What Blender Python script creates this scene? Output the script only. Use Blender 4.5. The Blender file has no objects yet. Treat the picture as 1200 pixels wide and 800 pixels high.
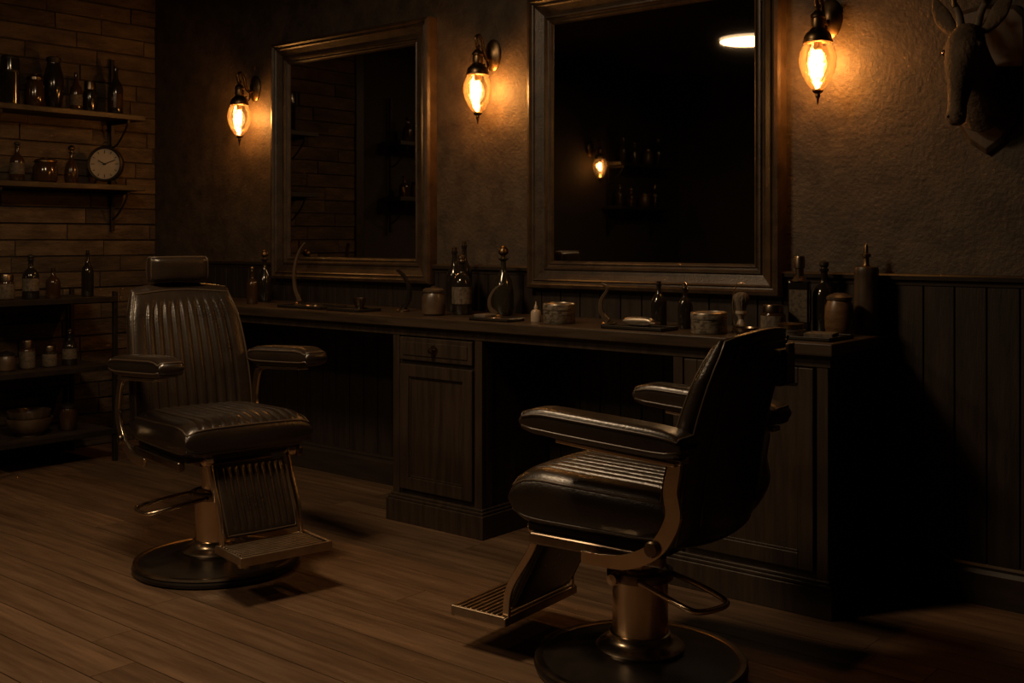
import bpy, math, random
from mathutils import Vector, Matrix
random.seed(7)
S = bpy.context.scene
COL = S.collection
pi = math.pi

# ------------------------------------------------------------------ materials
def nd(nt, t, **kw):
    n = nt.nodes.new(t)
    for k, v in kw.items():
        if k in n.inputs: n.inputs[k].default_value = v
        else: setattr(n, k, v)
    return n

def mat(name, col, rough=.5, metal=0., col2=None, nscale=4., bump=0., bscale=60., stretch=(1,1,1),
        spec=.5, coat=0., island=0., detail=6., rvar=0., emit=None, estr=0., lo=.35, hi=.65):
    m = bpy.data.materials.new(name); m.use_nodes = True
    nt = m.node_tree; b = nt.nodes['Principled BSDF']
    b.inputs['Base Color'].default_value = (*col, 1)
    b.inputs['Roughness'].default_value = rough
    b.inputs['Metallic'].default_value = metal
    b.inputs['Specular IOR Level'].default_value = spec
    b.inputs['Coat Weight'].default_value = coat
    b.inputs['Coat Roughness'].default_value = .2
    if emit:
        b.inputs['Emission Color'].default_value = (*emit, 1)
        b.inputs['Emission Strength'].default_value = estr
    tc = nd(nt, 'ShaderNodeTexCoord'); mp = nd(nt, 'ShaderNodeMapping')
    mp.inputs['Scale'].default_value = stretch
    nt.links.new(tc.outputs['Object'], mp.inputs['Vector'])
    vec = mp.outputs['Vector']
    geo = None
    if island:
        geo = nd(nt, 'ShaderNodeNewGeometry')
        ad = nd(nt, 'ShaderNodeVectorMath', operation='MULTIPLY_ADD')
        cb = nd(nt, 'ShaderNodeCombineXYZ')
        for i in range(3): nt.links.new(geo.outputs['Random Per Island'], cb.inputs[i])
        nt.links.new(cb.outputs[0], ad.inputs[0]); ad.inputs[1].default_value = (37, 53, 71)
        nt.links.new(vec, ad.inputs[2]); vec = ad.outputs[0]
    if col2:
        nz = nd(nt, 'ShaderNodeTexNoise'); nz.inputs['Scale'].default_value = nscale
        nz.inputs['Detail'].default_value = detail; nz.inputs['Roughness'].default_value = .62
        nt.links.new(vec, nz.inputs['Vector'])
        cr = nd(nt, 'ShaderNodeValToRGB')
        cr.color_ramp.elements[0].position = lo; cr.color_ramp.elements[0].color = (*col, 1)
        cr.color_ramp.elements[1].position = hi; cr.color_ramp.elements[1].color = (*col2, 1)
        nt.links.new(nz.outputs['Fac'], cr.inputs['Fac'])
        out = cr.outputs['Color']
        if island:
            mr = nd(nt, 'ShaderNodeMapRange')
            mr.inputs['To Min'].default_value = 1 - island; mr.inputs['To Max'].default_value = 1 + island
            nt.links.new(geo.outputs['Random Per Island'], mr.inputs['Value'])
            vm = nd(nt, 'ShaderNodeVectorMath', operation='SCALE')
            nt.links.new(out, vm.inputs[0]); nt.links.new(mr.outputs[0], vm.inputs['Scale'])
            out = vm.outputs[0]
        nt.links.new(out, b.inputs['Base Color'])
        if rvar:
            mr2 = nd(nt, 'ShaderNodeMapRange')
            mr2.inputs['To Min'].default_value = rough - rvar; mr2.inputs['To Max'].default_value = rough + rvar
            nt.links.new(nz.outputs['Fac'], mr2.inputs['Value']); nt.links.new(mr2.outputs[0], b.inputs['Roughness'])
    if bump:
        n2 = nd(nt, 'ShaderNodeTexNoise'); n2.inputs['Scale'].default_value = bscale
        n2.inputs['Detail'].default_value = 5
        nt.links.new(vec, n2.inputs['Vector'])
        bp = nd(nt, 'ShaderNodeBump'); bp.inputs['Strength'].default_value = bump
        bp.inputs['Distance'].default_value = .01
        nt.links.new(n2.outputs['Fac'], bp.inputs['Height']); nt.links.new(bp.outputs[0], b.inputs['Normal'])
    return m

M = {}
M['wall'] = mat('plaster_wall', (.027,.0185,.012), .62, col2=(.080,.058,.038), nscale=11, bump=.36, bscale=70, detail=14, spec=.4, lo=.28, hi=.74)
M['wallside'] = mat('plaster_dark', (.022,.017,.013), .85, col2=(.03,.024,.018), nscale=2, bump=.3, bscale=30)
M['ceil'] = mat('ceiling_paint', (.03,.025,.02), .9, col2=(.04,.033,.026), nscale=2)
M['wains'] = mat('wainscot_wood', (.014,.010,.007), .5, col2=(.029,.020,.0135), nscale=5, stretch=(6,6,.6), bump=.15, bscale=30, spec=.35)
M['trim'] = mat('trim_wood', (.018,.013,.009), .45, col2=(.032,.022,.015), nscale=5, stretch=(.6,6,6), spec=.4)
M['floor'] = mat('floor_oak', (.062,.036,.0195), .42, col2=(.165,.101,.057), nscale=2.6, stretch=(.8,10,1), bump=.24, bscale=8, island=.22, rvar=.09, detail=9, lo=.28, hi=.76, spec=.5)
M['under'] = mat('floor_gap', (.006,.004,.003), .9)
M['board'] = mat('old_brick', (.030,.021,.013), .8, col2=(.120,.086,.053), nscale=4, stretch=(1,1,3), bump=.9, bscale=16, island=.26, detail=9, lo=.3, hi=.75, spec=.3)
M['mortar'] = mat('mortar', (.018,.013,.009), .9, col2=(.032,.024,.016), nscale=20, bump=.5, bscale=60)
M['cab'] = mat('cabinet_wood', (.019,.013,.0085), .42, col2=(.042,.028,.018), nscale=4, stretch=(9,9,.7), bump=.12, bscale=25, spec=.45)
M['top'] = mat('counter_wood', (.026,.017,.011), .33, col2=(.055,.037,.023), nscale=4, stretch=(.7,9,9), bump=.06, bscale=25, spec=.5)
M['frame'] = mat('frame_wood', (.024,.0145,.008), .40, col2=(.054,.034,.019), nscale=7, stretch=(2,2,2), bump=.15, bscale=60, spec=.4)
M['leather'] = mat('black_leather', (.0135,.0088,.0056), .29, col2=(.023,.015,.0095), nscale=5, bump=.12, bscale=150, spec=.7, rvar=.06)
M['piping'] = mat('leather_piping', (.050,.034,.022), .36)
M['chrome'] = mat('aged_chrome', (.60,.47,.33), .24, 1., col2=(.75,.61,.45), nscale=9, rvar=.07)
M['tread'] = mat('ribbed_steel', (.34,.265,.185), .38, 1., col2=(.48,.385,.28), nscale=14)
M['chromed'] = mat('dark_steel', (.16,.125,.09), .31, 1., col2=(.27,.21,.15), nscale=9, rvar=.08)
M['baseb'] = mat('enamel_base', (.014,.011,.009), .30, .3, col2=(.03,.024,.019), nscale=6, spec=.6)
M['iron'] = mat('black_iron', (.018,.014,.011), .5, .6, col2=(.032,.025,.019), nscale=12)
M['shelf'] = mat('shelf_wood', (.016,.011,.007), .5, col2=(.032,.022,.014), nscale=4, stretch=(8,.8,8))
M['brass'] = mat('antique_brass', (.10,.065,.034), .36, 1., col2=(.20,.13,.065), nscale=20, rvar=.08)
M['glassd'] = mat('smoky_glass', (.010,.008,.006), .12, col2=(.018,.014,.010), nscale=8, spec=.7)
M['glassb'] = mat('amber_bottle_glass', (.028,.014,.006), .13, col2=(.045,.023,.010), nscale=8, spec=.7)
M['glassg'] = mat('green_bottle_glass', (.016,.014,.009), .12, col2=(.026,.024,.015), nscale=8, spec=.7)
M['label'] = mat('paper_label', (.11,.085,.058), .8, col2=(.045,.034,.023), nscale=70, lo=.45, hi=.6)
M['tin'] = mat('printed_tin', (.22,.185,.14), .4, .4, col2=(.07,.056,.04), nscale=45, stretch=(1,1,2), lo=.45, hi=.58)
M['tinl'] = mat('tin_lid', (.34,.29,.23), .35, .8, col2=(.22,.19,.15), nscale=20)
M['ceram'] = mat('ceramic_brown', (.045,.029,.017), .35, col2=(.095,.063,.038), nscale=9, spec=.6)
M['pale'] = mat('pale_porcelain', (.34,.27,.20), .35, col2=(.28,.22,.16), nscale=10)
M['amberw'] = mat('turned_wood', (.075,.040,.017), .35, col2=(.16,.090,.042), nscale=12, stretch=(1,1,4), spec=.5)
M['darkw'] = mat('walnut', (.036,.024,.015), .4, col2=(.072,.049,.031), nscale=9, stretch=(5,5,1))
M['bristle'] = mat('badger_bristle', (.16,.125,.09), .9, col2=(.06,.045,.032), nscale=30, stretch=(3,3,.4), bump=.6, bscale=90)
M['strop'] = mat('strop_leather', (.055,.038,.024), .3, col2=(.09,.063,.042), nscale=10)
M['fur'] = mat('deer_hide', (.060,.040,.025), .85, col2=(.145,.102,.067), nscale=7, bump=.55, bscale=70, detail=9, spec=.25)
M['antler'] = mat('antler_bone', (.07,.050,.032), .6, col2=(.15,.112,.075), nscale=14, bump=.4, bscale=40)
M['eye'] = mat('glass_eye', (.008,.005,.004), .06, spec=.8)
M['face'] = mat('clock_face', (.42,.345,.25), .55, col2=(.34,.275,.20), nscale=8)
M['ink'] = mat('clock_ink', (.01,.008,.007), .5)
M['mirror'] = mat('mirror_glass', (.36,.305,.24), .02, 1.)
M['blacktray'] = mat('lacquer_tray', (.012,.010,.008), .3, col2=(.02,.016,.012), nscale=5, spec=.6)
M['cloth'] = mat('folded_towel', (.06,.046,.033), .9, col2=(.10,.078,.056), nscale=30, bump=.5, bscale=120)

def emis(name, col, st, transp=False):
    m = bpy.data.materials.new(name); m.use_nodes = True
    nt = m.node_tree; nt.nodes.clear()
    o = nd(nt, 'ShaderNodeOutputMaterial'); e = nd(nt, 'ShaderNodeEmission')
    e.inputs[0].default_value = (*col, 1); e.inputs[1].default_value = st
    if transp:
        t = nd(nt, 'ShaderNodeBsdfTransparent'); a = nd(nt, 'ShaderNodeAddShader')
        nt.links.new(t.outputs[0], a.inputs[0]); nt.links.new(e.outputs[0], a.inputs[1])
        nt.links.new(a.outputs[0], o.inputs[0])
    else: nt.links.new(e.outputs[0], o.inputs[0])
    return m
M['filament'] = emis('glowing_filament', (1,.74,.38), 40)
M['bulb'] = emis('bulb_glow', (1,.64,.25), .36, True)
M['diff'] = emis('lamp_diffuser', (1,.76,.50), 2.2)

def shade_glass():
    m = bpy.data.materials.new('clear_glass_shade_glow'); m.use_nodes = True
    nt = m.node_tree; nt.nodes.clear()
    o = nd(nt, 'ShaderNodeOutputMaterial')
    t = nd(nt, 'ShaderNodeBsdfTransparent'); t.inputs[0].default_value = (.93,.85,.70,1)
    g = nd(nt, 'ShaderNodeBsdfGlossy'); g.inputs[0].default_value = (1,.90,.75,1); g.inputs['Roughness'].default_value = .10
    f = nd(nt, 'ShaderNodeFresnel'); f.inputs[0].default_value = 1.55
    tc = nd(nt,'ShaderNodeTexCoord'); nz = nd(nt,'ShaderNodeTexNoise'); nz.inputs['Scale'].default_value = 45
    bp = nd(nt,'ShaderNodeBump'); bp.inputs['Strength'].default_value=.4; bp.inputs['Distance'].default_value=.004
    nt.links.new(tc.outputs['Object'],nz.inputs['Vector']); nt.links.new(nz.outputs['Fac'],bp.inputs['Height'])
    nt.links.new(bp.outputs[0],g.inputs['Normal']); nt.links.new(bp.outputs[0],f.inputs['Normal'])
    mx = nd(nt, 'ShaderNodeMixShader')
    nt.links.new(f.outputs[0], mx.inputs[0]); nt.links.new(t.outputs[0], mx.inputs[1]); nt.links.new(g.outputs[0], mx.inputs[2])
    e = nd(nt, 'ShaderNodeEmission'); e.inputs[0].default_value = (1,.54,.18,1); e.inputs[1].default_value = .03  # faint amber emission put into the glass, stands in for halation around the bulb
    a = nd(nt, 'ShaderNodeAddShader')
    nt.links.new(mx.outputs[0], a.inputs[0]); nt.links.new(e.outputs[0], a.inputs[1])
    nt.links.new(a.outputs[0], o.inputs[0])
    return m
M['shade'] = shade_glass()

# ------------------------------------------------------------------ geometry helpers
def mk(name, verts, faces, mats, parent=None, loc=(0,0,0), rot=(0,0,0), smooth=False, fm=None, bevel=0):
    me = bpy.data.meshes.new(name); me.from_pydata([tuple(v) for v in verts], [], faces); me.update()
    if not isinstance(mats, (list, tuple)): mats = [mats]
    for m in mats: me.materials.append(m)
    if fm: 
        for p, i in zip(me.polygons, fm): p.material_index = i
    if smooth:
        for p in me.polygons: p.use_smooth = True
    import bmesh
    bm = bmesh.new(); bm.from_mesh(me); bmesh.ops.recalc_face_normals(bm, faces=bm.faces); bm.to_mesh(me); bm.free()
    ob = bpy.data.objects.new(name, me); COL.objects.link(ob)
    ob.location = loc; ob.rotation_euler = rot
    if parent: ob.parent = parent
    if bevel:
        b = ob.modifiers.new('bevel', 'BEVEL'); b.width = bevel; b.segments = 3; b.limit_method = 'ANGLE'
    return ob

def empty(name, loc=(0,0,0), rotz=0, parent=None):
    e = bpy.data.objects.new(name, None); COL.objects.link(e); e.location = loc
    e.rotation_euler = (0,0,rotz); e.empty_display_size = .1
    if parent: e.parent = parent
    return e

BF = [(0,3,2,1),(4,5,6,7),(0,1,5,4),(1,2,6,5),(2,3,7,6),(3,0,4,7)]
def bverts(x0,x1,y0,y1,z0,z1):
    return [(x0,y0,z0),(x1,y0,z0),(x1,y1,z0),(x0,y1,z0),(x0,y0,z1),(x1,y0,z1),(x1,y1,z1),(x0,y1,z1)]
def box(name, x0,x1,y0,y1,z0,z1, m, parent=None, bevel=0, loc=(0,0,0), rot=(0,0,0)):
    return mk(name, bverts(x0,x1,y0,y1,z0,z1), BF, m, parent, loc, rot, bevel=bevel)
def boxes(name, lst, m, parent=None, bevel=0, loc=(0,0,0), rot=(0,0,0)):
    vs=[]; fs=[]
    for b in lst:
        o=len(vs); vs+=bverts(*b); fs+=[tuple(i+o for i in f) for f in BF]
    return mk(name, vs, fs, m, parent, loc, rot, bevel=bevel)

def lathe(name, prof, mats, parent=None, loc=(0,0,0), rot=(0,0,0), seg=32, idx=None, flute=None, scale=(1,1)):
    vs=[]; fs=[]; fm=[]
    n=len(prof)
    for i,(r,z) in enumerate(prof):
        r=max(r,.0004)
        for k in range(seg):
            a=2*pi*k/seg; rr=r
            if flute: rr=r*(1+flute[1]*math.cos(flute[0]*a))
            vs.append((rr*math.cos(a)*scale[0], rr*math.sin(a)*scale[1], z))
    for i in range(n-1):
        for k in range(seg):
            k2=(k+1)%seg
            fs.append((i*seg+k,i*seg+k2,(i+1)*seg+k2,(i+1)*seg+k)); fm.append(idx[i] if idx else 0)
    ob=mk(name,vs,fs,mats,parent,loc,rot,smooth=True,fm=fm)
    md=ob.modifiers.new('split','EDGE_SPLIT'); md.split_angle=math.radians(38)
    return ob

def crom(pts, n=8, cyc=False):
    P=[Vector(p) for p in pts]; out=[]; L=len(P)
    rng = range(L if cyc else L-1)
    for i in rng:
        p0=P[(i-1)%L] if (cyc or i>0) else P[0]*2-P[1]
        p1=P[i]; p2=P[(i+1)%L]
        p3=P[(i+2)%L] if (cyc or i+2<L) else P[-1]*2-P[-2]
        for k in range(n):
            t=k/n
            out.append(.5*((2*p1)+(p2-p0)*t+(2*p0-5*p1+4*p2-p3)*t*t+(3*p1-p0-3*p2+p3)*t*t*t))
    if not cyc: out.append(P[-1])
    return out

def tube(name, pts, r, m, parent=None, cyc=False, smooth=True, loc=(0,0,0), rot=(0,0,0), seg=10, n=8, rfn=None):
    P = crom(pts,n,cyc) if smooth else [Vector(p) for p in pts]
    vs=[];fs=[];L=len(P); up=None
    for i,p in enumerate(P):
        if cyc: t=P[(i+1)%L]-P[(i-1)%L]
        else: t=P[min(i+1,L-1)]-P[max(i-1,0)]
        t.normalize()
        if up is None:
            up=Vector((0,0,1)) if abs(t.z)<.9 else Vector((1,0,0))
        a=(up-t*up.dot(t)).normalized(); up=a; b=t.cross(a)
        rr=r if not rfn else r*rfn(i/(L-1))
        for k in range(seg):
            an=2*pi*k/seg; vs.append(p+a*rr*math.cos(an)+b*rr*math.sin(an))
    for i in range(L if cyc else L-1):
        j=(i+1)%L
        for k in range(seg):
            k2=(k+1)%seg; fs.append((i*seg+k,i*seg+k2,j*seg+k2,j*seg+k))
    if not cyc:
        fs.append(tuple(range(seg))); fs.append(tuple((L-1)*seg+k for k in range(seg)))
    return mk(name,vs,fs,m,parent,loc,rot,smooth=True)

def band(name, pts, y, w, th, m, parent, n=8, loc=(0,0,0)):
    """flat bar swept in the xz plane at given y; w = in-plane width"""
    P=crom([(p[0],0,p[1]) for p in pts],n); vs=[];fs=[];L=len(P)
    for i,p in enumerate(P):
        t=(P[min(i+1,L-1)]-P[max(i-1,0)]).normalized(); nn=Vector((-t.z,0,t.x))
        ww = w(i/(L-1)) if callable(w) else w
        for (s,q) in ((-1,-1),(1,-1),(1,1),(-1,1)):
            vs.append((p.x+nn.x*ww/2*s, y+q*th/2, p.z+nn.z*ww/2*s))
    for i in range(L-1):
        for k in range(4):
            k2=(k+1)%4; fs.append((i*4+k,i*4+k2,(i+1)*4+k2,(i+1)*4+k))
    fs.append((0,1,2,3)); fs.append(tuple((L-1)*4+k for k in range(4)))
    return mk(name,vs,fs,m,parent,loc,bevel=.003)

def slab(name, fn, m, parent=None, nu=40, nv=40, p=10, q=.5, ribs=0, rax='v', rd=.12, win=(.8,.85), c=.06, pipe=True, pm=None, botflat=1.0, pr=.005):
    """pillow-like pad. fn(u,v,w)->(x,y,z), u,v,w in -1..1"""
    def H(u,v): return max(0,(1-abs(u)**p))**q*max(0,(1-abs(v)**p))**q
    def sq(u,v): return u*math.sqrt(1-c*v*v), v*math.sqrt(1-c*u*u)
    def rib(u,v):
        if not ribs: return 0
        a,b=(v,u) if rax=='v' else (u,v)
        if abs(a)>win[0]+.02: return 0
        sp=2*win[0]/ribs
        x=(a+win[0])/sp; d=abs(x-round(x))*sp
        fade=1/(1+math.exp((abs(b)-win[1])*40))
        return rd*fade*(math.exp(-(d/(sp*.16))**2))
    us=[math.sin(pi/2*(-1+2*i/nu)) for i in range(nu+1)]
    vs_=[math.sin(pi/2*(-1+2*j/nv)) for j in range(nv+1)]
    V=[];F=[];top={};bot={}
    for i,u in enumerate(us):
        for j,v in enumerate(vs_):
            h=H(u,v); uu,vv=sq(u,v)
            top[i,j]=len(V); V.append(fn(uu,vv,h*(1-rib(u,v))))
            if i in(0,nu) or j in(0,nv): bot[i,j]=top[i,j]
            else: bot[i,j]=len(V); V.append(fn(uu,vv,-h*botflat))
    for i in range(nu):
        for j in range(nv):
            F.append((top[i,j],top[i+1,j],top[i+1,j+1],top[i,j+1]))
            F.append((bot[i,j],bot[i,j+1],bot[i+1,j+1],bot[i+1,j]))
    ob=mk(name,V,F,m,parent,smooth=True)
    if pipe:
        for s,nm in ((1,'_piping_top'),(-1,'_piping_bottom')):
            e=.955; pts=[]
            N=14
            for k in range(N): pts.append((-e+2*e*k/N,-e))
            for k in range(N): pts.append((e,-e+2*e*k/N))
            for k in range(N): pts.append((e-2*e*k/N,e))
            for k in range(N): pts.append((-e,e-2*e*k/N))
            P=[]
            for (u,v) in pts:
                uu,vv=sq(u,v); P.append(fn(uu*1.0,vv*1.0,s*H(u,v)*(1.0 if s>0 else botflat)))
            tube(name+nm,P,pr,pm or M['piping'],parent,cyc=True,smooth=False,seg=8)
    return ob

# ------------------------------------------------------------------ room
XL,XR,YB,YF,ZC=-6.4,2.0,4.05,-2.5,3.05
box('wall_back', XL-.1,XR+.1, YB,YB+.12, 0,ZC, M['wall'])
boxes('wall_left', [(XL-.12,XL+.006, 2.28,YB, 0,ZC)], M['mortar'])
box('wall_left_plaster', XL-.12,XL, YF-.1,2.28, 0,ZC, M['wallside'])
box('wall_right', XR,XR+.12, YF-.1,YB, 0,ZC, M['wallside'])
box('wall_front', XL-.1,XR+.1, YF-.12,YF, 0,ZC, M['wallside'])
box('ceiling', XL-.12,XR+.12, YF-.12,YB+.12, ZC,ZC+.1, M['ceil'])
# floor planks
fl=[]; w=.15; y=YF; r=0
while y<YB-.001:
    y1=min(y+w,YB); x=XL-random.random()*1.6
    while x<XR:
        L=random.uniform(1.4,2.6)
        a=max(x,XL); b=min(x+L,XR)
        if b-a>.02: fl.append((a+.0010,b-.0010,y+.0018,y1-.0018,-.018,0))
        x+=L
    y+=w
f=boxes('floor', fl, M['floor'])
box('floor_slab', XL,XR,YF,YB,-.12,-.016, M['under'])
# old masonry courses on left wall
bd=[]; z=.0; h=.098
while z<ZC-.01:
    z1=min(z+h,ZC); y=2.28-random.random()*.4
    while y<YB:
        L=random.choice((.30,.38,.46,.56,.7)); a=max(y,2.28); b=min(y+L,YB)
        if b-a>.03:
            j=random.uniform(-.003,.003)
            bd.append((XL,XL+.012+random.random()*.012,a+.003,b-.003,z+.005+j*.5,min(z1-.004+j,ZC)))
        y+=L
    z+=h
boxes('trim_1', bd, M['board'], bevel=.005)
box('trim_4',XL,XL+.035,2.20,2.28,0,ZC,M['trim'],None,.004)
# wainscot
wb=[]; x=XL+.03
while x<XR:
    wb.append((x+.002,min(x+.108,XR),YB-.014,YB,.12,1.12)); x+=.11
boxes('trim_2', wb, M['wains'], bevel=.003)
def extr(name, prof, x0,x1, m, y0=YB):
    n=len(prof); vs=[(x0,y0-a,b) for a,b in prof]+[(x1,y0-a,b) for a,b in prof]
    fs=[(i,(i+1)%n,(i+1)%n+n,i+n) for i in range(n)]+[tuple(range(n)),tuple(range(n,2*n))]
    return mk(name,vs,fs,m)
extr('trim_3',[(0,1.11),(.018,1.112),(.02,1.125),(.034,1.132),(.036,1.146),(.028,1.152),(0,1.154)],XL+.03,XR,M['trim'])
extr('baseboard_back',[(0,0),(.028,0),(.028,.11),(.02,.125),(.022,.135),(.012,.145),(0,.15)],XL+.03,XR,M['trim'])
box('baseboard_front',XL+.03,XR,YF,YF+.02,0,.14,M['trim'])
box('baseboard_right',XR-.02,XR,YF,YB,0,.14,M['trim'])

# ------------------------------------------------------------------ mirrors
def wall_mirror(x0,x1,z0,z1):
    e=empty('wall_mirror',((x0+x1)/2,YB,(z0+z1)/2)); W=(x1-x0)/2; Hh=(z1-z0)/2
    prof=[(0,.0),(0,.050),(.006,.064),(.020,.068),(.028,.057),(.034,.054),(.040,.060),(.046,.054),(.078,.038),(.085,.036),(.090,.044),(.098,.044),(.103,.034),(.110,.030),(.116,.034),(.122,.030),(.132,.014),(.132,.0)]
    V=[];F=[];n=len(prof)
    for (sx,sz) in ((-1,-1),(1,-1),(1,1),(-1,1)):
        for d_,h_ in prof: V.append((sx*(W-d_),-h_,sz*(Hh-d_)))
    for c in range(4):
        c2=(c+1)%4
        for i in range(n-1): F.append((c*n+i,c2*n+i,c2*n+i+1,c*n+i+1))
    mk('frame',V,F,M['frame'],e)
    box('glass',-W+.12,W-.12,-.020,-.012,-Hh+.12,Hh-.12,M['mirror'],e)
    box('backing',-W+.01,W-.01,-.011,-.002,-Hh+.01,Hh-.01,M['frame'],e)
    return e
wall_mirror(-5.117,-3.862,1.052,2.395)
wall_mirror(-3.232,-1.962,1.052,2.390)

# ------------------------------------------------------------------ counter
ct=empty('barber_counter',(0,0,0))
CY=3.53
boxes('countertop',[(-5.6,-1.54,CY-.01,YB-.016,.885,.93)],M['top'],ct,.006)
boxes('apron',[(-5.58,-1.56,CY+.02,CY+.04,.845,.885),(-5.58,-1.56,YB-.04,YB-.016,.80,.885)],M['cab'],ct,.002)
def shaker(nm,x0,x1,z0,z1,y,fw=.055,parent=ct):
    boxes(nm+'_frame',[(x0,x0+fw,y-.02,y,z0,z1),(x1-fw,x1,y-.02,y,z0,z1),(x0+fw,x1-fw,y-.02,y,z0,z0+fw),(x0+fw,x1-fw,y-.02,y,z1-fw,z1)],M['cab'],parent,.003)
    box(nm+'_panel',x0+fw-.002,x1-fw+.002,y-.008,y,z0+fw-.002,z1-fw+.002,M['cab'],parent)
    boxes(nm+'_bead',[(x0+fw,x0+fw+.008,y-.013,y,z0+fw,z1-fw),(x1-fw-.008,x1-fw,y-.013,y,z0+fw,z1-fw),(x0+fw,x1-fw,y-.013,y,z0+fw,z0+fw+.008),(x0+fw,x1-fw,y-.013,y,z1-fw-.008,z1-fw)],M['cab'],parent,.002)
def cabinet(tag,x0,x1,drawer,ndoor):
    y0=CY+.035
    box(tag+'_body',x0,x1,y0,YB-.03,.10,.885,M['cab'],ct,.003)
    boxes(tag+'_stiles',[(x0-.006,x0+.035,y0-.012,y0+.02,.12,.885),(x1-.035,x1+.006,y0-.012,y0+.02,.12,.885),(x1-.01,x1+.006,y0+.02,y0+.06,.12,.885)],M['cab'],ct,.003)
    boxes(tag+'_plinth',[(x0-.03,x1+.03,y0-.035,YB-.03,0,.10),(x0-.022,x1+.022,y0-.027,YB-.03,.10,.113),(x0-.014,x1+.014,y0-.019,YB-.03,.113,.125)],M['cab'],ct,.004)
    zt=.84
    if drawer:
        box(tag+'_drawer',x0+.045,x1-.045,y0-.02,y0,.735,.838,M['cab'],ct,.004)
        box(tag+'_drawer_field',x0+.07,x1-.07,y0-.025,y0,.757,.818,M['cab'],ct,.003)
        lathe(tag+'_drawer_knob',[(0,.030),(.012,.028),(.014,.02),(.008,.012),(.007,0)],M['brass'],ct,((x0+x1)/2,y0-.024,.787),(pi/2,0,0))
        lathe(tag+'_drawer_rosette',[(0,.005),(.022,.004),(.024,0)],M['brass'],ct,((x0+x1)/2,y0-.024,.787),(pi/2,0,0))
        zt=.715
    dw=(x1-x0-.09-.006*(ndoor-1))/ndoor
    for i in range(ndoor):
        a=x0+.045+i*(dw+.006); shaker(f'{tag}_door_{i+1}',a,a+dw,.15,zt,y0)
    return y0
cabinet('cabinet_1',-3.66,-3.13,True,1)
y0=cabinet('cabinet_2',-2.17,-1.575,False,1)
lathe('cabinet_2_knob',[(0,.028),(.012,.026),(.014,.018),(.007,.01),(.007,0)],M['chrome'],ct,(-2.09,y0-.02,.55),(pi/2,0,0))
boxes('end_panel',[(-5.58,-5.54,CY+.04,YB-.03,0,.885)],M['cab'],ct,.003)
boxes('side_panel_grooves',[(-1.575,-1.569,CY+.12,YB-.10,.2,.8)],M['cab'],ct,.002)

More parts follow.
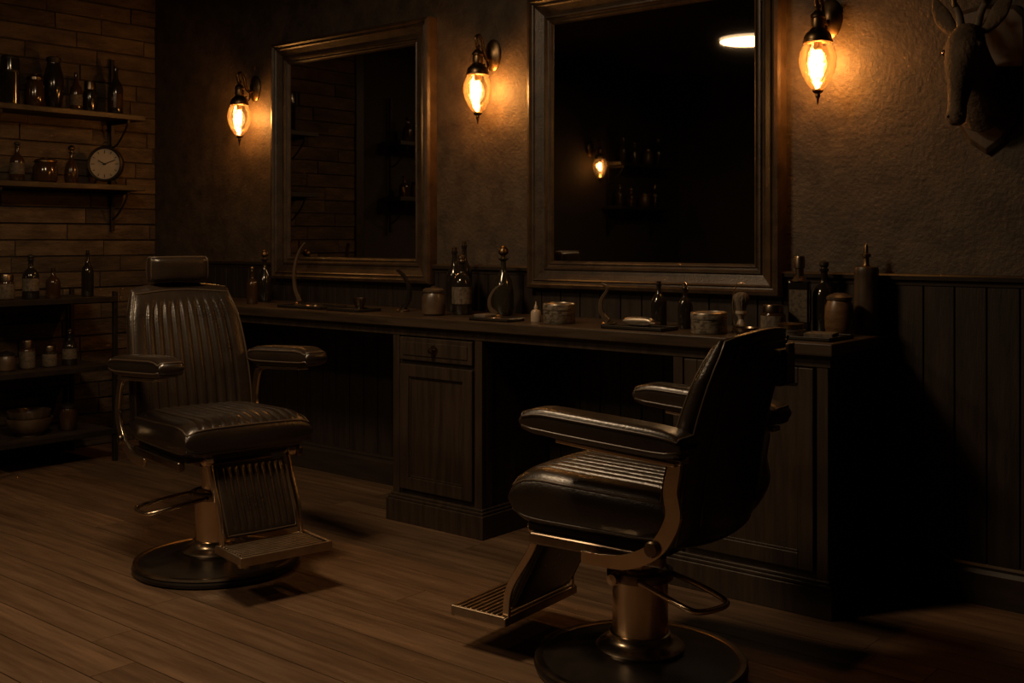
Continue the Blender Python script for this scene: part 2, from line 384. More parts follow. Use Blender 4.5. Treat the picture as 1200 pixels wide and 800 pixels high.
# ------------------------------------------------------------------ barber chair
def crom2(p):
    return [(q.x,q.y) for q in crom([(a,b,0) for a,b in p],8)]
def barber_chair(loc,rot,headrest,fx=0.,lift=0.,bh=.655,ax=0.,ay=.325,az=0.,pw=.215,lever=(0,-1),seatT=.085,fyo=0.):
    e=empty('barber_chair',(loc[0],loc[1],0),rot)
    lea,chr_,drk=M['leather'],M['chrome'],M['chromed']
    lathe('base_disc',[(0,0),(.300,0),(.314,.006),(.318,.018),(.312,.030),(.296,.036),(.285,.036),(.24,.046),(.17,.056),(.13,.060),(0,.060)],M['baseb'],e,seg=64)
    lathe('base_trim_ring',[(.305,.026),(.316,.030),(.312,.038),(.298,.040),(.290,.036)],drk,e,seg=64)
    lathe('column_flange',[(.128,.058),(.132,.070),(.122,.080),(.105,.084),(.094,.096),(.090,.11),(.084,.112)],chr_,e,seg=48)
    lathe('column',[(.083,.09),(.083,.27),(.088,.275),(.088,.292),(.083,.297),(.075,.30),(.058,.302),(.058,.38+lift)],chr_,e,seg=48)
    q=lift
    lathe('column_collar',[(.0,.36+q),(.10,.362+q),(.115,.375+q),(.115,.39+q),(.0,.392+q)],drk,e,seg=40)
    boxes('under_frame',[(-.16,.17,-.15,.15,.385+q,.42+q),(-.21,.23,-.255,-.225,.39+q,.425+q),(-.21,.23,.225,.255,.39+q,.425+q)],drk,e,.008)
    boxes('seat_pan',[(-.22,.25,-.23,.23,.42+q,.45+q)],M['iron'],e,.008)
    def fs(u,v,w):
        x=.025+.285*u; yy=.262*v
        z=.43+q+seatT+seatT*w + (.018*(u+1)/2 if w>0 else 0) - (.012*max(0,u-.6)/.4 if w>0 else 0)
        if w>0: z+= .006*(1-v*v)
        return (x,yy,z)
    slab('seat_cushion',fs,lea,e,nu=50,nv=150,p=9,q=.46,ribs=10,rax='v',rd=.16 if seatT>.07 else .24,win=(.74,.80 if seatT>.07 else .90),c=.05,pr=.0045)
    def fb(u,v,w):   # u up, v across, w front
        s=(u+1)/2
        hw=.268-.030*s-.022*max(0,s-.8)/.2
        z=.425+q+bh*s
        x=-.245-.03*s-.115*s*s + .055*w*(1-.25*s) + .030*v*v
        return (x+.0,hw*v,z+ .02*w*s*-1)
    slab('backrest',fb,lea,e,nu=60,nv=150,p=9,q=.46,ribs=9,rax='v',rd=.26,win=(.72,.80),c=.12,pr=.0045)
    P=[]
    for (u,v) in crom2([(-.75,-.7),(.70,-.7),(.80,-.6),(.80,.6),(.70,.7),(-.75,.7)]):
        P.append(fb(u,v,-1.0))
    tube('back_shell_seam',P,.0035,M['piping'],e,smooth=False,seg=6)
    zt=.425+q+bh
    if headrest:
        def fh(u,v,w):
            return (-.385+.045*w-.02*u*0, .128*v, zt+.060+.052*u)
        slab('headrest_pad',fh,lea,e,nu=24,nv=60,p=7,q=.5,c=.05,pr=.004)
        boxes('headrest_post',[(-.425,-.412,-.02,.02,zt-.10,zt+.04)],chr_,e,.002)
    else:
        boxes('headrest_bracket',[(-.463,-.440,-.05,.05,zt-.15,zt-.05)],M['iron'],e,.004)
        boxes('headrest_socket',[(-.472,-.462,-.022,.022,zt-.14,zt-.035)],drk,e,.002)
    for s,tag in ((1,'left'),(-1,'right')):
        qa=q+az
        def fa(u,v,w,s=s):
            x=.035+.262*u+ax; t=(x-ax+.2)/.5
            return (x, s*ay+.054*v*(1-.10*max(0,u)), .762+qa+.040*w+.030*(t-.4)-.006*max(0,u-.7)/.3)
        slab('arm_pad_'+tag,fa,lea,e,nu=60,nv=28,p=7,q=.45,c=.06,pr=.004)
        band('arm_bar_'+tag,[(-.19+ax,.700+qa),(0+ax,.712+qa),(.18+ax,.726+qa)],s*ay,.012,.05,chr_,e)
        yb=min(.292,ay)
        band('side_frame_'+tag,[(.02,.398+q),(-.07,.398+q),(-.14,.412+q),(-.215,.458+q),(-.262,.54+q),(-.256,.62+qa),(-.215+ax*.5,.69+qa),(-.15+ax,.708+qa)],s*yb,lambda t:.030+.014*math.sin(pi*t),.014,chr_,e,10)
        boxes('arm_link_'+tag,[(-.20+ax,-.12+ax,min(s*(yb-.007),s*(ay+.01)),max(s*(yb-.007),s*(ay+.01)),.698+qa,.713+qa)],chr_,e,.003)
        lathe('pivot_'+tag,[(0,.016),(.018,.015),(.022,.01),(.022,0)],drk,e,(-.205,s*(yb+.007),.455+q),(-s*pi/2,0,0),seg=24)
        fy=pw-.02
        band('foot_arm_'+tag,[(.235,.43+q),(.275,.34+q),(.33+fx,.22+q),(.345+fx,.115+q)],s*fy+fyo,.024,.012,chr_,e)
        lathe('foot_hinge_'+tag,[(0,.022),(.016,.021),(.024,.014),(.024,-.014),(.016,-.021),(0,-.022)],chr_,e,(.245,s*(fy+.01)+fyo,.425+q),(pi/2,0,0),seg=24)
    a0=Vector((.235,0,.40+q)); a1=Vector((.345+fx,0,.150+q)); dr=(a1-a0); nrm=Vector((-dr.z,0,dr.x)).normalized()
    def fp(u,v,w):
        c=a0+dr*((u+1)/2)+nrm*(.018*w); return (c.x,(pw-.033)*v+fyo,c.z)
    slab('footrest_panel',fp,lea,e,nu=30,nv=110,p=9,q=.5,ribs=8,rax='v',rd=.3,win=(.75,.82),c=.03,pr=.0035)
    x0,x1=.335+fx,.535+fx; A=fyo-pw; B=fyo+pw
    boxes('foot_plate',[(x0,x1,A,B,.108+q,.114+q)],M['iron'],e,.002)
    rb=[(x0+.019+i*.0205,x0+.019+i*.0205+.0085,A+.017,B-.017,.113+q,.130+q) for i in range(9)]
    boxes('foot_plate_treads',rb,M['tread'],e,.003)
    boxes('foot_plate_rim',[(x0,x1,A-.003,A+.009,.104+q,.134+q),(x0,x1,B-.009,B+.003,.104+q,.134+q),(x1-.004,x1+.008,A-.003,B+.003,.100+q,.134+q),(x0-.004,x0+.006,A-.003,B+.003,.104+q,.130+q)],M['tread'],e,.004)
    c_,s_=math.cos(-rot),math.sin(-rot)
    dx,dy=lever[0]*c_-lever[1]*s_, lever[0]*s_+lever[1]*c_; px,py=-dy,dx
    def lp(a,b,z): return (dx*a+px*b,dy*a+py*b,z)
    tube('pump_lever',[lp(.07,.07,.285),lp(.17,.075,.277),lp(.265,.073,.264),lp(.298,.055,.258),lp(.306,.0,.256),lp(.298,-.055,.258),lp(.265,-.073,.264),lp(.16,-.075,.277),lp(.07,-.07,.285)],.0085,chr_,e)
    lathe('lever_boss',[(.084,.268),(.098,.272),(.100,.285),(.098,.298),(.084,.302)],drk,e,seg=40)
    lathe('lever_knob',[(0,.03),(.016,.028),(.02,.015),(.02,0)],chr_,e,(0.03,.09,.285),(-pi/2,0,0),seg=20)
    return e
barber_chair((-3.67,2.60),math.radians(-11),True,.005,lift=.045,bh=.625,ax=-.02,ay=.292,az=-.004,pw=.178,lever=(-.2,-.98),seatT=.065,fyo=.02)
barber_chair((-1.823,2.79),math.radians(184),False,.02,lift=0,bh=.605,ax=-.105,ay=.322,az=-.005,pw=.200,lever=(.966,-.26),seatT=.083)

# ------------------------------------------------------------------ sconces
def sconce(loc,rotz=0,power=3.2):
    e=empty('wall_sconce',loc,rotz); b=M['brass']
    lathe('wall_plate',[(0,.026),(.018,.025),(.026,.018),(.040,.014),(.048,.006),(.048,0)],b,e,(0,0,.03),(pi/2,0,0),seg=32,scale=(1,1.6))
    tube('scroll_arm',[(0,-.018,.02),(0,-.045,.005),(0,-.070,.03),(0,-.082,.080),(0,-.104,.110),(0,-.128,.098),(0,-.124,.070),(0,-.115,.048)],.0085,b,e)
    tube('scroll_curl',[(0,-.05,.008),(0,-.04,-.025),(0,-.055,-.045),(0,-.07,-.035),(0,-.065,-.02)],.005,b,e)
    lathe('cap',[(0,.068),(.009,.066),(.013,.055),(.009,.046),(.016,.038),(.026,.028),(.028,.018),(.024,.012),(.026,-.012),(.024,-.022),(.032,-.032),(.045,-.043),(.052,-.058),(.052,-.070),(.046,-.074),(.040,-.066)],b,e,(0,-.115,0))
    lathe('gallery_ring',[(.050,-.066),(.055,-.070),(.055,-.078),(.048,-.082)],b,e,(0,-.115,0))
    lathe('glass_shade',[(.046,-.072),(.056,-.090),(.066,-.115),(.070,-.140),(.068,-.165),(.061,-.190),(.048,-.218),(.034,-.240),(.018,-.255)],M['shade'],e,(0,-.115,0))
    lathe('finial',[(.019,-.252),(.022,-.258),(.016,-.266),(.008,-.270),(.010,-.278),(.005,-.288),(.003,-.305),(0,-.312)],b,e,(0,-.115,0),seg=20)
    lathe('lamp_socket',[(0,-.06),(.017,-.06),(.017,-.098),(.012,-.104),(0,-.104)],b,e,(0,-.115,0),seg=20)
    lathe('bulb',[(.011,-.102),(.016,-.112),(.028,-.132),(.034,-.155),(.031,-.178),(.018,-.200),(0,-.210)],M['bulb'],e,(0,-.115,0),seg=24)
    for i in range(4):
        a=i*pi/2+.4; c,s_=math.cos(a),math.sin(a)
        tube('filament_%d'%(i+1),[(.004*c,-.115+.004*s_,-.108),(.012*c,-.115+.012*s_,-.130),(.012*c,-.115+.012*s_,-.168),(.004*c,-.115+.004*s_,-.190)],.0022,M['filament'],e,seg=6,n=4)
    li=bpy.data.lights.new('sconce_light','POINT'); li.energy=power; li.color=(1,.40,.09); li.shadow_soft_size=.022
    lo=bpy.data.objects.new('sconce_light',li); COL.objects.link(lo); lo.parent=e; lo.location=(0,-.100,-.140)
    return e
ZS=2.135
sconce((-5.335,YB,ZS),0,7.5); sconce((-3.486,YB,ZS),0,9.5); sconce((-1.779,YB,ZS-.04),0,8.5)
sconce((XL+.03,-.80,ZS),pi/2,1.8)

# ------------------------------------------------------------------ pendant / ceiling lamps
def pendant(x,y,z,r,power,nm='pendant_lamp'):
    e=empty(nm,(x,y,ZC))
    dz=z-ZC
    lathe('canopy',[(0,0),(.06,0),(.058,-.015),(.02,-.03),(0,-.03)],M['iron'],e)
    if dz<-.12: tube('stem',[(0,0,-.02),(0,0,dz+.05)],.006,M['iron'],e,smooth=False)
    lathe('shade',[(.02,dz+.06),(r*.35,dz+.052),(r*.8,dz+.03),(r,dz),(r-.006,dz),(r*.78,dz+.022),(.02,dz+.045)],M['iron'],e,seg=48)
    lathe('diffuser',[(0,dz-.012),(r*.5,dz-.008),(r*.93,dz+.004)],M['diff'],e,seg=48)
    li=bpy.data.lights.new('lamp_light','AREA'); li.shape='DISK'; li.size=r*1.8; li.energy=power; li.color=(1,.68,.39)
    lo=bpy.data.objects.new('lamp_light',li); COL.objects.link(lo); lo.parent=e; lo.location=(0,0,dz-.02)
    return e
pendant(-4.02,.38,2.81,.25,19)
pendant(-3.0,1.75,2.93,.30,40,'ceiling_lamp')

# ------------------------------------------------------------------ left wall shelves
def wall_shelves(y0,y1):
    e=empty('wall_shelf',(XL+.03,(y0+y1)/2,0)); L=(y1-y0)/2
    boxes('shelf_boards',[(0,.225,-L,L,2.012,2.045),(0,.225,-L,L,1.577,1.61)],M['shelf'],e,.004)
    up=[]
    for yy in (-L+.10,L-.10):
        up+=[(0,.02,yy-.012,yy+.012,1.33,2.40),(0,.20,yy-.008,yy+.008,1.99,2.012),(0,.20,yy-.008,yy+.008,1.555,1.577)]
    boxes('shelf_brackets',up,M['iron'],e,.002)
    for i,yy in enumerate((-L+.10,L-.10)):
        tube('brace_%d'%(2*i+1),[(.01,yy,1.40),(.07,yy,1.43),(.15,yy,1.50),(.19,yy,1.558)],.006,M['iron'],e)
        tube('brace_%d'%(2*i+2),[(.01,yy,1.85),(.07,yy,1.87),(.15,yy,1.94),(.19,yy,1.992)],.006,M['iron'],e)
    return e
wall_shelves(2.84,3.83)
wall_shelves(1.45,2.02)
wall_shelves(-2.0,-1.0)
u=empty('shelving_unit',(0,0,0))
UX0,UX1,UY0,UY1=-6.355,-5.85,2.76,3.46
boxes('unit_shelves',[(UX0,UX1,UY0,UY1,z-.022,z) for z in (.945,.555,.185)],M['shelf'],u,.003)
boxes('unit_posts',[(a,a+.025,b,b+.025,0,.98) for a in (UX0,UX1-.02) for b in (UY0-.005,UY1-.02)],M['iron'],u,.003)
boxes('unit_rails',[(UX1-.004,UX1+.012,UY0,UY1,z-.026,z+.004) for z in (.945,.555,.185)],M['iron'],u,.002)

# ------------------------------------------------------------------ bottles & jars
def prof_bottle(r,h,kind):
    if kind=='round':
        p=[(0,0),(r*.92,0),(r,.02*h),(r,.18*h),(r,.46*h),(r*.95,.55*h),(r*.7,.63*h),(r*.38,.68*h),(r*.30,.72*h),(r*.30,.84*h),(r*.40,.85*h),(r*.40,.88*h),(r*.30,.885*h),(r*.28,.90*h),(r*.42,.93*h),(r*.40,.97*h),(0,h)]
        ix=[0,0,0,1,0,0,0,0,0,0,0,0,2,2,2,2]
    elif kind=='wine':
        p=[(0,0),(r*.93,0),(r,.015*h),(r,.14*h),(r,.42*h),(r,.52*h),(r*.85,.62*h),(r*.5,.70*h),(r*.32,.76*h),(r*.28,.90*h),(r*.36,.905*h),(r*.36,.94*h),(r*.28,.942*h),(r*.28,h),(0,h)]
        ix=[0,0,0,1,0,0,0,0,0,0,0,0,2,2]
    elif kind=='decanter':
        p=[(0,0),(r*.8,0),(r*.9,.02*h),(r,.12*h),(r*.98,.35*h),(r*.8,.5*h),(r*.4,.6*h),(r*.26,.68*h),(r*.26,.78*h),(r*.5,.80*h),(r*.5,.815*h),(r*.2,.83*h),(r*.2,.85*h),(r*.48,.89*h),(r*.5,.93*h),(r*.3,.98*h),(0,h)]
        ix=[0]*11+[2]*5
    elif kind=='jar':
        p=[(0,0),(r*.8,0),(r*.95,.06*h),(r,.3*h),(r*.98,.6*h),(r*.85,.74*h),(r*.80,.78*h),(r*.92,.79*h),(r*.92,.86*h),(r*.7,.92*h),(r*.2,.95*h),(r*.2,.96*h),(r*.24,.98*h),(0,h)]
        ix=[0,0,0,0,0,0,2,2,2,2,2,2,2]
    elif kind=='flat_jar':
        p=[(0,0),(r*.9,0),(r,.05*h),(r,.62*h),(r*.92,.70*h),(r*.78,.73*h),(r*.86,.74*h),(r*.86,.94*h),(r*.8,h),(0,h)]
        ix=[0,0,1,0,0,2,2,2,2]
    elif kind=='tin':
        p=[(0,0),(r*.97,0),(r,.03*h),(r,.66*h),(r*1.03,.67*h),(r*1.03,.70*h),(r*1.03,.93*h),(r,.97*h),(r*.93,h),(r*.9,.96*h),(0,.96*h)]
        ix=[0,0,1,2,2,1,2,2,2,2]
    elif kind=='vase':
        p=[(0,0),(r*.6,0),(r*.7,.04*h),(r,.35*h),(r*.98,.6*h),(r*.7,.82*h),(r*.62,.88*h),(r*.7,.93*h),(r*.72,.98*h),(r*.5,h),(0,h)]
        ix=[0]*6+[2]*4
    elif kind=='pot':
        p=[(0,0),(r*.82,0),(r*.88,.03*h),(r*.98,.2*h),(r,.45*h),(r*.96,.68*h),(r*.84,.78*h),(r*.80,.82*h),(r*.88,.84*h),(r*.88,.90*h),(r*.7,.95*h),(r*.3,h),(0,h)]
        ix=[0]*7+[2]*5
    elif kind=='mill':
        p=[(0,0),(r,0),(r*1.02,.01*h),(r*.96,.3*h),(r*.94,.66*h),(r*.98,.70*h),(r*.9,.735*h),(r*.3,.75*h),(r*.22,.77*h),(r*.22,.84*h),(r*.36,.85*h),(r*.36,.88*h),(r*.16,.89*h),(r*.14,.97*h),(0,h)]
        ix=[0]*6+[2]*8
    elif kind=='dropper':
        p=[(0,0),(r,0),(r,.45*h),(r*.8,.55*h),(r*.35,.6*h),(r*.35,.75*h),(r*.2,.8*h),(r*.1,h),(0,h)]
        ix=[0]*8
    elif kind=='bowl':
        p=[(0,0),(r*.5,0),(r*.5,.08*h),(r*.8,.35*h),(r*.97,.75*h),(r,h),(r*.94,h),(r*.75,.4*h),(0,.2*h)]
        ix=[0]*8
    return p,ix
def bottle(name,x,y,z,r,h,kind,m0,m1=None,m2=None,seg=28,flute=None,rot=0):
    p,ix=prof_bottle(r,h,kind)
    return lathe(name,p,[M[m0],M[m1 or m0],M[m2 or m0]],None,(x,y,z+.0005),(0,0,rot),seg=seg,idx=ix,flute=flute)
def square_bottle(name,x,y,z,w,d,h,rot=0):
    e=empty(name,(x,y,z+.0005),rot)
    box('body',-w/2,w/2,-d/2,d/2,0,h*.68,M['glassd'],e,.008)
    box('label',-w*.42,w*.42,-d/2-.0015,-d/2+.001,h*.14,h*.56,M['label'],e)
    box('label_side',w/2-.001,w/2+.0015,-d*.40,d*.40,h*.14,h*.56,M['label'],e)
    lathe('neck',[(w*.42,h*.67),(w*.30,h*.71),(w*.2,h*.74),(w*.2,h*.84),(w*.26,h*.845),(w*.26,h*.97),(w*.22,h),(0,h)],M['chromed'],e,seg=24)
    return e

ZT=.93
bottle('decanter_bottle',-5.03,3.88,ZT,.042,.29,'decanter','glassd',None,'brass')
bottle('glass_bottle',-4.93,3.72,ZT,.030,.20,'round','glassb','glassb','chromed')
bottle('jar',-3.53,3.68,ZT,.055,.135,'jar','ceram',None,'darkw')
bottle('tonic_bottle',-3.63,3.93,ZT,.042,.31,'wine','glassd','glassd','brass')
bottle('tonic_bottle',-3.465,3.80,ZT,.046,.28,'round','glassd','label','chromed')
bottle('tonic_bottle',-3.54,3.90,ZT,.038,.34,'wine','glassd','glassb','chromed')
bottle('decanter_bottle',-3.28,3.88,ZT,.048,.32,'decanter','glassg',None,'brass')
bottle('dropper_bottle',-2.93,3.68,ZT,.022,.085,'dropper','pale')
bottle('pomade_tin',-2.79,3.66,ZT,.066,.085,'tin','tinl','tin','tinl')
bottle('glass_bottle',-2.394,3.80,ZT,.032,.18,'wine','glassd','glassd','chromed')
bottle('glass_bottle',-2.25,3.76,ZT,.027,.18,'round','glassd','glassd','chrome')
bottle('glass_bottle',-2.33,3.90,ZT,.030,.15,'round','glassb','glassb','chromed')
bottle('pomade_tin',-2.068,3.63,ZT,.067,.080,'tin','tinl','tin','tinl')
bottle('small_dish',-1.905,3.60,ZT,.046,.032,'bowl','chromed')
bottle('amber_jar',-1.894,3.80,ZT,.046,.105,'flat_jar','glassb','label','chromed')
square_bottle('labelled_bottle',-1.836,3.90,ZT,.078,.055,.285,.25)
bottle('tonic_bottle',-1.765,3.96,ZT,.043,.27,'round','glassd','glassd','iron')
bottle('wooden_pot',-1.654,3.84,ZT,.052,.155,'pot','amberw',None,'darkw')
bottle('wooden_dispenser',-1.604,3.965,ZT,.046,.335,'mill','darkw',None,'brass')

def tray(x,y,lx,ly,rot,nm='tray'):
    e=empty(nm,(x,y,ZT+.0005),rot)
    box('tray_base',-lx/2,lx/2,-ly/2,ly/2,0,.006,M['blacktray'],e,.002)
    boxes('tray_rim',[(-lx/2,lx/2,-ly/2,-ly/2+.006,0,.014),(-lx/2,lx/2,ly/2-.006,ly/2,0,.014),(-lx/2,-lx/2+.006,-ly/2,ly/2,0,.014),(lx/2-.006,lx/2,-ly/2,ly/2,0,.014)],M['blacktray'],e,.002)
    return e
def add_comb(e,x,y,rot):
    t=[(-.08+.004*i,-.08+.004*i+.0022,-.018,.0,.0,.003) for i in range(40)]+[(-.083,.083,0,.008,0,.004)]
    boxes('comb',t,M['darkw'],e,0,(x,y,.008),(0,0,rot))
def add_scissors(e,x,y,rot):
    for s in (1,-1):
        mk('scissor_blade_%d'%(1 if s>0 else 2),[(0,-.004,0),(.09,s*.018,0),(.0,.006,0),(0,-.004,.003),(.09,s*.018,.002),(0,.006,.003)],[(0,1,2),(3,5,4),(0,3,4,1),(1,4,5,2),(2,5,3,0)],M['chrome'],e,(x,y,.008),(0,0,rot))
        c,sn=math.cos(rot),math.sin(rot)
        pts=[]
        for k in range(14):
            a=2*pi*k/14; lx=-.055+.018*math.cos(a); ly=-s*.020+.013*math.sin(a)
            pts.append((x+lx*c-ly*sn,y+lx*sn+ly*c,.011))
        tube('scissor_ring_%d'%(1 if s>0 else 2),pts,.0026,M['chrome'],e,cyc=True,smooth=False,seg=8)
        q=[(-.038,-s*.016),(0,0)]
        tube('scissor_shank_%d'%(1 if s>0 else 2),[(x+a*c-b*sn,y+a*sn+b*c,.011) for a,b in q],.003,M['chrome'],e,smooth=False,seg=8)
t=tray(-4.40,3.69,.34,.17,.0); add_comb(t,-.05,.02,.3); add_scissors(t,.06,-.02,-.3)
t=tray(-4.05,3.66,.24,.14,0); lathe('cup',prof_bottle(.032,.055,'bowl')[0],M['chromed'],t,(.02,.02,.007)); add_comb(t,-.02,-.03,.1)
t=tray(-3.09,3.61,.22,.11,0); add_scissors(t,.02,0,.3); boxes('towel',[(-.10,-.03,-.04,.04,.007,.026)],M['cloth'],t,.008)
t=tray(-1.70,3.67,.26,.2,0)
lathe('flat_tin',prof_bottle(.05,.022,'tin')[0],M['tinl'],t,(-.06,.0,.007)); lathe('flat_tin_2',prof_bottle(.045,.02,'tin')[0],M['brass'],t,(-.06,.0,.030))
boxes('card_box',[(.0,.10,-.05,.05,.007,.022)],M['label'],t,.002,rot=(0,0,.2))
t=tray(-2.37,3.62,.28,.12,0); add_comb(t,-.05,.03,-.1)
def fcl(u,v,w): return (.065*u, (.021-.004*u)*v, .030+.018*w)
slab('clipper_body',fcl,M['tinl'],t,nu=20,nv=16,p=4,q=.5,pipe=False)
boxes('clipper_blade',[(.058,.085,-.019,.019,.020,.030)],M['chrome'],t,.002)
def curved_strip(name,x,y,h,lean,m,wd=.022,rot=0,curl=1):
    e=empty(name,(x,y,ZT+.0005),rot)
    lathe('foot',[(0,0),(.032,0),(.034,.006),(.026,.012),(.010,.018),(0,.018)],M['chromed'],e,seg=24)
    band('curved_stem',[(0,.014),(-.028*curl,h*.28),(-.030*curl,h*.58),(-.005*curl,h*.85),(lean,h)],0,lambda t_:.008+.014*(1-t_),wd,m,e,8)
    return e
curved_strip('razor_stand',-4.70,3.86,.33,.03,M['strop'],.020,.5)
curved_strip('razor_stand',-3.83,3.78,.20,-.03,M['glassd'],.04,.5,-1)
curved_strip('razor_stand',-3.20,3.74,.15,.03,M['strop'],.022,.5)
curved_strip('razor_stand',-2.597,3.74,.17,-.03,M['strop'],.035,.5,1)
e=empty('shaving_brush',(-2.0,3.75,ZT+.0005))
lathe('stand_foot',[(0,0),(.034,0),(.036,.006),(.02,.012),(0,.012)],M['chrome'],e)
lathe('handle',[(0,.012),(.017,.012),(.020,.022),(.015,.035),(.010,.048),(.014,.060),(.022,.070),(.021,.080),(0,.08)],M['pale'],e,seg=24)
lathe('bristles',[(.016,.078),(.018,.090),(.026,.115),(.029,.130),(.024,.142),(.010,.150),(0,.151)],M['bristle'],e,seg=28,flute=(14,.03))
tube('stand_arm',[(-.028,0,.008),(-.034,0,.06),(-.034,0,.13),(-.020,0,.175),(.0,0,.185),(.014,0,.178)],.003,M['chrome'],e)

# shelf items (left wall)
sx=-6.25
z=2.045
bottle('storage_canister',sx,3.03,z,.050,.28,'tin','iron','glassd','iron')
bottle('apothecary_jar',sx,3.176,z,.052,.20,'jar','glassb',None,'chromed')
bottle('water_pitcher',sx-.02,3.30,z,.058,.31,'vase','glassd',None,'iron')
bottle('glass_bottle',sx,3.43,z,.036,.23,'wine','glassb','label','iron')
bottle('glass_bottle',sx-.02,3.53,z,.040,.19,'flat_jar','glassd','glassd','chromed')
bottle('wine_bottle',sx,3.69,z,.043,.30,'wine','glassd','glassb','iron')
z=1.61
bottle('glass_bottle',sx,3.07,z,.040,.23,'round','glassb','label','iron')
bottle('round_jar',sx,3.238,z,.070,.15,'jar','glassb',None,'brass')
bottle('decanter_bottle',sx,3.40,z,.040,.23,'decanter','glassb',None,'brass')
for yy,k,r_,h_,m_ in ((1.55,'wine',.04,.25,'glassd'),(1.70,'jar',.05,.16,'ceram'),(1.84,'round',.04,.20,'glassb')):
    bottle('shelf_bottle',sx,yy,2.045,r_,h_,k,m_,m_,'iron')
    bottle('shelf_bottle',sx,yy+.04,1.61,r_,h_*.85,k,m_,m_,'iron')
for yy,k,r_,h_,m_ in ((-1.85,'wine',.04,.28,'glassd'),(-1.65,'jar',.055,.18,'ceram'),(-1.4,'round',.04,.22,'glassb'),(-1.2,'wine',.035,.25,'glassg')):
    bottle('shelf_bottle',sx,yy,2.045,r_,h_,k,m_,m_,'chromed')
    bottle('shelf_bottle',sx,yy+.06,1.61,r_,h_*.85,k,m_,m_,'chromed')
# lower unit
ux=-6.03
bottle('glass_bottle',ux,3.04,.945,.045,.25,'round','glassd','label','iron')
bottle('glass_bottle',ux,3.17,.945,.040,.17,'wine','glassb','glassb','iron')
bottle('wine_bottle',ux,3.38,.945,.034,.27,'wine','glassd','glassd','iron')
bottle('glass_bottle',ux,2.90,.945,.045,.14,'flat_jar','glassb','label','chromed')
bottle('apothecary_jar',ux,3.02,.555,.042,.16,'flat_jar','glassb','label','chromed')
bottle('apothecary_jar',ux,3.15,.555,.04,.12,'flat_jar','glassd','label','chromed')
bottle('glass_bottle',ux,3.27,.555,.040,.21,'round','glassd','label','chromed')
bottle('apothecary_jar',ux,2.90,.555,.05,.11,'jar','ceram',None,'iron')
bottle('wash_bowl',ux,3.03,.185,.125,.10,'bowl','ceram')
bottle('wash_bowl',ux,3.03,.225,.115,.10,'bowl','darkw')
bottle('apothecary_jar',ux,3.26,.185,.05,.16,'jar','glassb',None,'iron')
# clock
c=empty('table_clock',(-6.20,3.594,1.61),math.radians(38))
rx=(pi/2,0,0)
lathe('case',[(0,-.035),(.095,-.035),(.104,-.025),(.106,.0),(.108,.018),(.102,.026),(.094,.024),(.090,.014),(0,.014)],M['iron'],c,(0,0,.125),rx,seg=56)
lathe('dial',[(0,.0165),(.091,.0165)],M['face'],c,(0,0,.125),rx,seg=56)
tk=[]
for i in range(12):
    a=i*pi/6; L=.014 if i%3 else .02
    vv=bverts(-.0018,.0018,-.0195,-.0172,.084-L,.084)
    tk.append([( x_*math.cos(a)+z_*math.sin(a), y_, -x_*math.sin(a)+z_*math.cos(a)+.125) for x_,y_,z_ in vv])
V=[];F=[]
for q in tk:
    o=len(V);V+=q;F+=[tuple(i+o for i in f_) for f_ in BF]
mk('hour_marks',V,F,M['ink'],c)
box('hour_hand',-.003,.003,-.021,-.0195,-.01,.045,M['ink'],c,loc=(0,0,.125),rot=(0,math.radians(-62),0))
box('minute_hand',-.002,.002,-.023,-.0215,-.012,.070,M['ink'],c,loc=(0,0,.125),rot=(0,math.radians(70),0))
lathe('hand_boss',[(0,.026),(.005,.025),(.005,.017)],M['ink'],c,(0,0,.125),rx,seg=16)
for s in (1,-1):
    tube('foot_%d'%(1 if s>0 else 2),[(s*.055,0,.04),(s*.068,0,.0065)],.0065,M['iron'],c,smooth=False)
tube('top_ring',[(.018*math.cos(a*pi/6),0,.245+.014*math.sin(a*pi/6)) for a in range(12)],.003,M['iron'],c,cyc=True,smooth=False)

# ------------------------------------------------------------------ mounted deer head
D=empty('mounted_deer_head',(-1.20,YB,1.85))
out=[(-.13,.20),(-.10,.235),(0,.25),(.10,.235),(.13,.20),(.135,.08),(.125,-.06),(.10,-.16),(.055,-.235),(0,-.275),(-.055,-.235),(-.10,-.16),(-.125,-.06),(-.135,.08)]
n=len(out)
V=[(x_,0,z_) for x_,z_ in out]+[(x_,-.016,z_) for x_,z_ in out]+[(x_*.93,-.028,z_*.93) for x_,z_ in out]
F=[(i,(i+1)%n,(i+1)%n+n,i+n) for i in range(n)]+[(i+n,(i+1)%n+n,(i+1)%n+2*n,i+2*n) for i in range(n)]+[tuple(range(n)),tuple(range(2*n,3*n))]
mk('shield_plaque',V,F,M['darkw'],D,bevel=.002)
V=[];F=[]
def add_loft(rings,seg=20):
    global V,F
    o=len(V); L=len(rings)
    for i,(c_,ra,rb) in enumerate(rings):
        p=Vector(c_); a=Vector(rings[max(i-1,0)][0]); b=Vector(rings[min(i+1,L-1)][0]); t_=(b-a).normalized()
        X=Vector((1,0,0)); X=(X-t_*X.dot(t_)).normalized(); Y=t_.cross(X)
        for k in range(seg):
            an=2*pi*k/seg; V.append(p+X*ra*math.cos(an)+Y*rb*math.sin(an))
    for i in range(L-1):
        for k in range(seg):
            k2=(k+1)%seg; F.append((o+i*seg+k,o+i*seg+k2,o+(i+1)*seg+k2,o+(i+1)*seg+k))
    F.append(tuple(o+k for k in reversed(range(seg)))); F.append(tuple(o+(L-1)*seg+k for k in range(seg)))
def add_ell(c_,r_,seg=16):
    rr=[]
    for i in range(1,10):
        a=pi*i/10; rr.append(((c_[0],c_[1],c_[2]-r_[2]*math.cos(a)),r_[0]*math.sin(a),r_[1]*math.sin(a)))
    add_loft(rr,seg)
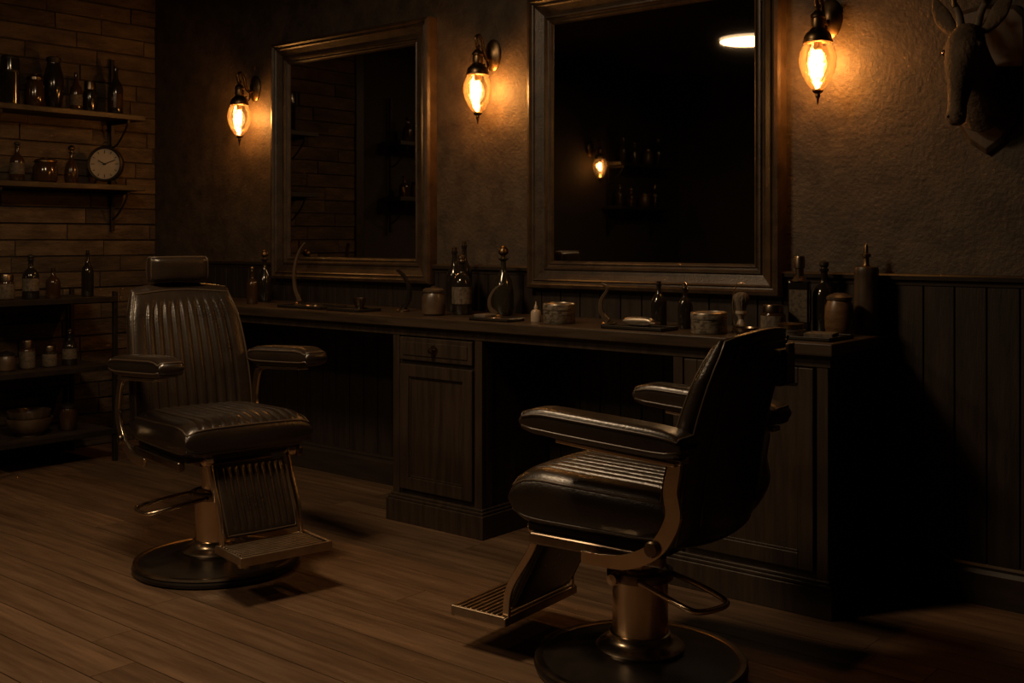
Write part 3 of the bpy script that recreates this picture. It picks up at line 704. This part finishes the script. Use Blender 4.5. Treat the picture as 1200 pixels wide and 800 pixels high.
add_loft([((0,-.022,-.10),.095,.125),((0,-.06,-.075),.085,.115),((0,-.11,-.035),.070,.098),((0,-.16,.015),.060,.082),((0,-.205,.065),.055,.070),((0,-.225,.095),.045,.05)])
add_ell((0,-.225,.085),(.058,.068,.068))
add_loft([((0,-.215,.11),.045,.050),((0,-.250,.075),.060,.060),((0,-.275,.035),.057,.056),((0,-.297,-.02),.044,.050),((0,-.313,-.08),.033,.042),((0,-.325,-.13),.029,.037),((0,-.333,-.165),.031,.036),((0,-.337,-.188),.027,.028),((0,-.338,-.198),.014,.015)])
add_loft([((0,-.225,.02),.042,.05),((0,-.26,-.04),.032,.04),((0,-.30,-.12),.024,.026),((0,-.322,-.175),.020,.018)])
for s in (1,-1):
    add_ell((s*.048,-.262,.066),(.020,.026,.018))
    add_ell((s*.034,-.262,.0),(.022,.034,.040))
    add_ell((s*.018,-.346,-.168),(.013,.014,.014))
    add_loft([((s*.045,-.195,.125),.016,.020),((s*.068,-.190,.150),.026,.014),((s*.092,-.186,.185),.032,.011),((s*.112,-.184,.225),.024,.009),((s*.124,-.184,.262),.006,.006)],14)
hd=mk('head',V,F,M['fur'],D,smooth=True)
rm=hd.modifiers.new('remesh','REMESH'); rm.mode='VOXEL'; rm.voxel_size=.0045; rm.use_smooth_shade=True
sm=hd.modifiers.new('smooth','SMOOTH'); sm.factor=.6; sm.iterations=6
for s,tg in ((1,'left'),(-1,'right')):
    lathe('eye_'+tg,[(0,-.013)]+[(.013*math.sin(pi*i/8),-.013*math.cos(pi*i/8)) for i in range(1,8)]+[(0,.013)],M['eye'],D,(s*.054,-.276,.052),seg=16)
    lathe('nostril_'+tg,[(0,-.006),(.005,-.003),(.006,0),(.005,.003),(0,.006)],M['eye'],D,(s*.017,-.359,-.170),seg=12)
    tube('antler_'+tg,[(s*.026,-.205,.140),(s*.040,-.195,.20),(s*.085,-.18,.27),(s*.14,-.19,.33),(s*.17,-.23,.40),(s*.16,-.27,.46)],.015,M['antler'],D,rfn=lambda t_:1-.75*t_)
    tube('tine_a_'+tg,[(s*.050,-.192,.215),(s*.045,-.235,.265),(s*.05,-.26,.32)],.010,M['antler'],D,rfn=lambda t_:1-.75*t_)
    tube('tine_b_'+tg,[(s*.14,-.19,.33),(s*.125,-.165,.40),(s*.12,-.155,.46)],.009,M['antler'],D,rfn=lambda t_:1-.75*t_)

# ------------------------------------------------------------------ world, camera
w=bpy.data.worlds.new('night'); S.world=w; w.use_nodes=True
w.node_tree.nodes['Background'].inputs[0].default_value=(.01,.008,.006,1)
cam=bpy.data.cameras.new('camera'); co=bpy.data.objects.new('camera',cam); COL.objects.link(co)
co.location=(0,0,1.28); co.rotation_euler=(pi/2,0,math.asin(.6396))
cam.sensor_width=36; cam.lens=38.94; cam.shift_y=-.10; cam.clip_start=.05
S.camera=co
S.view_settings.view_transform='Standard'
S.view_settings.look='None'
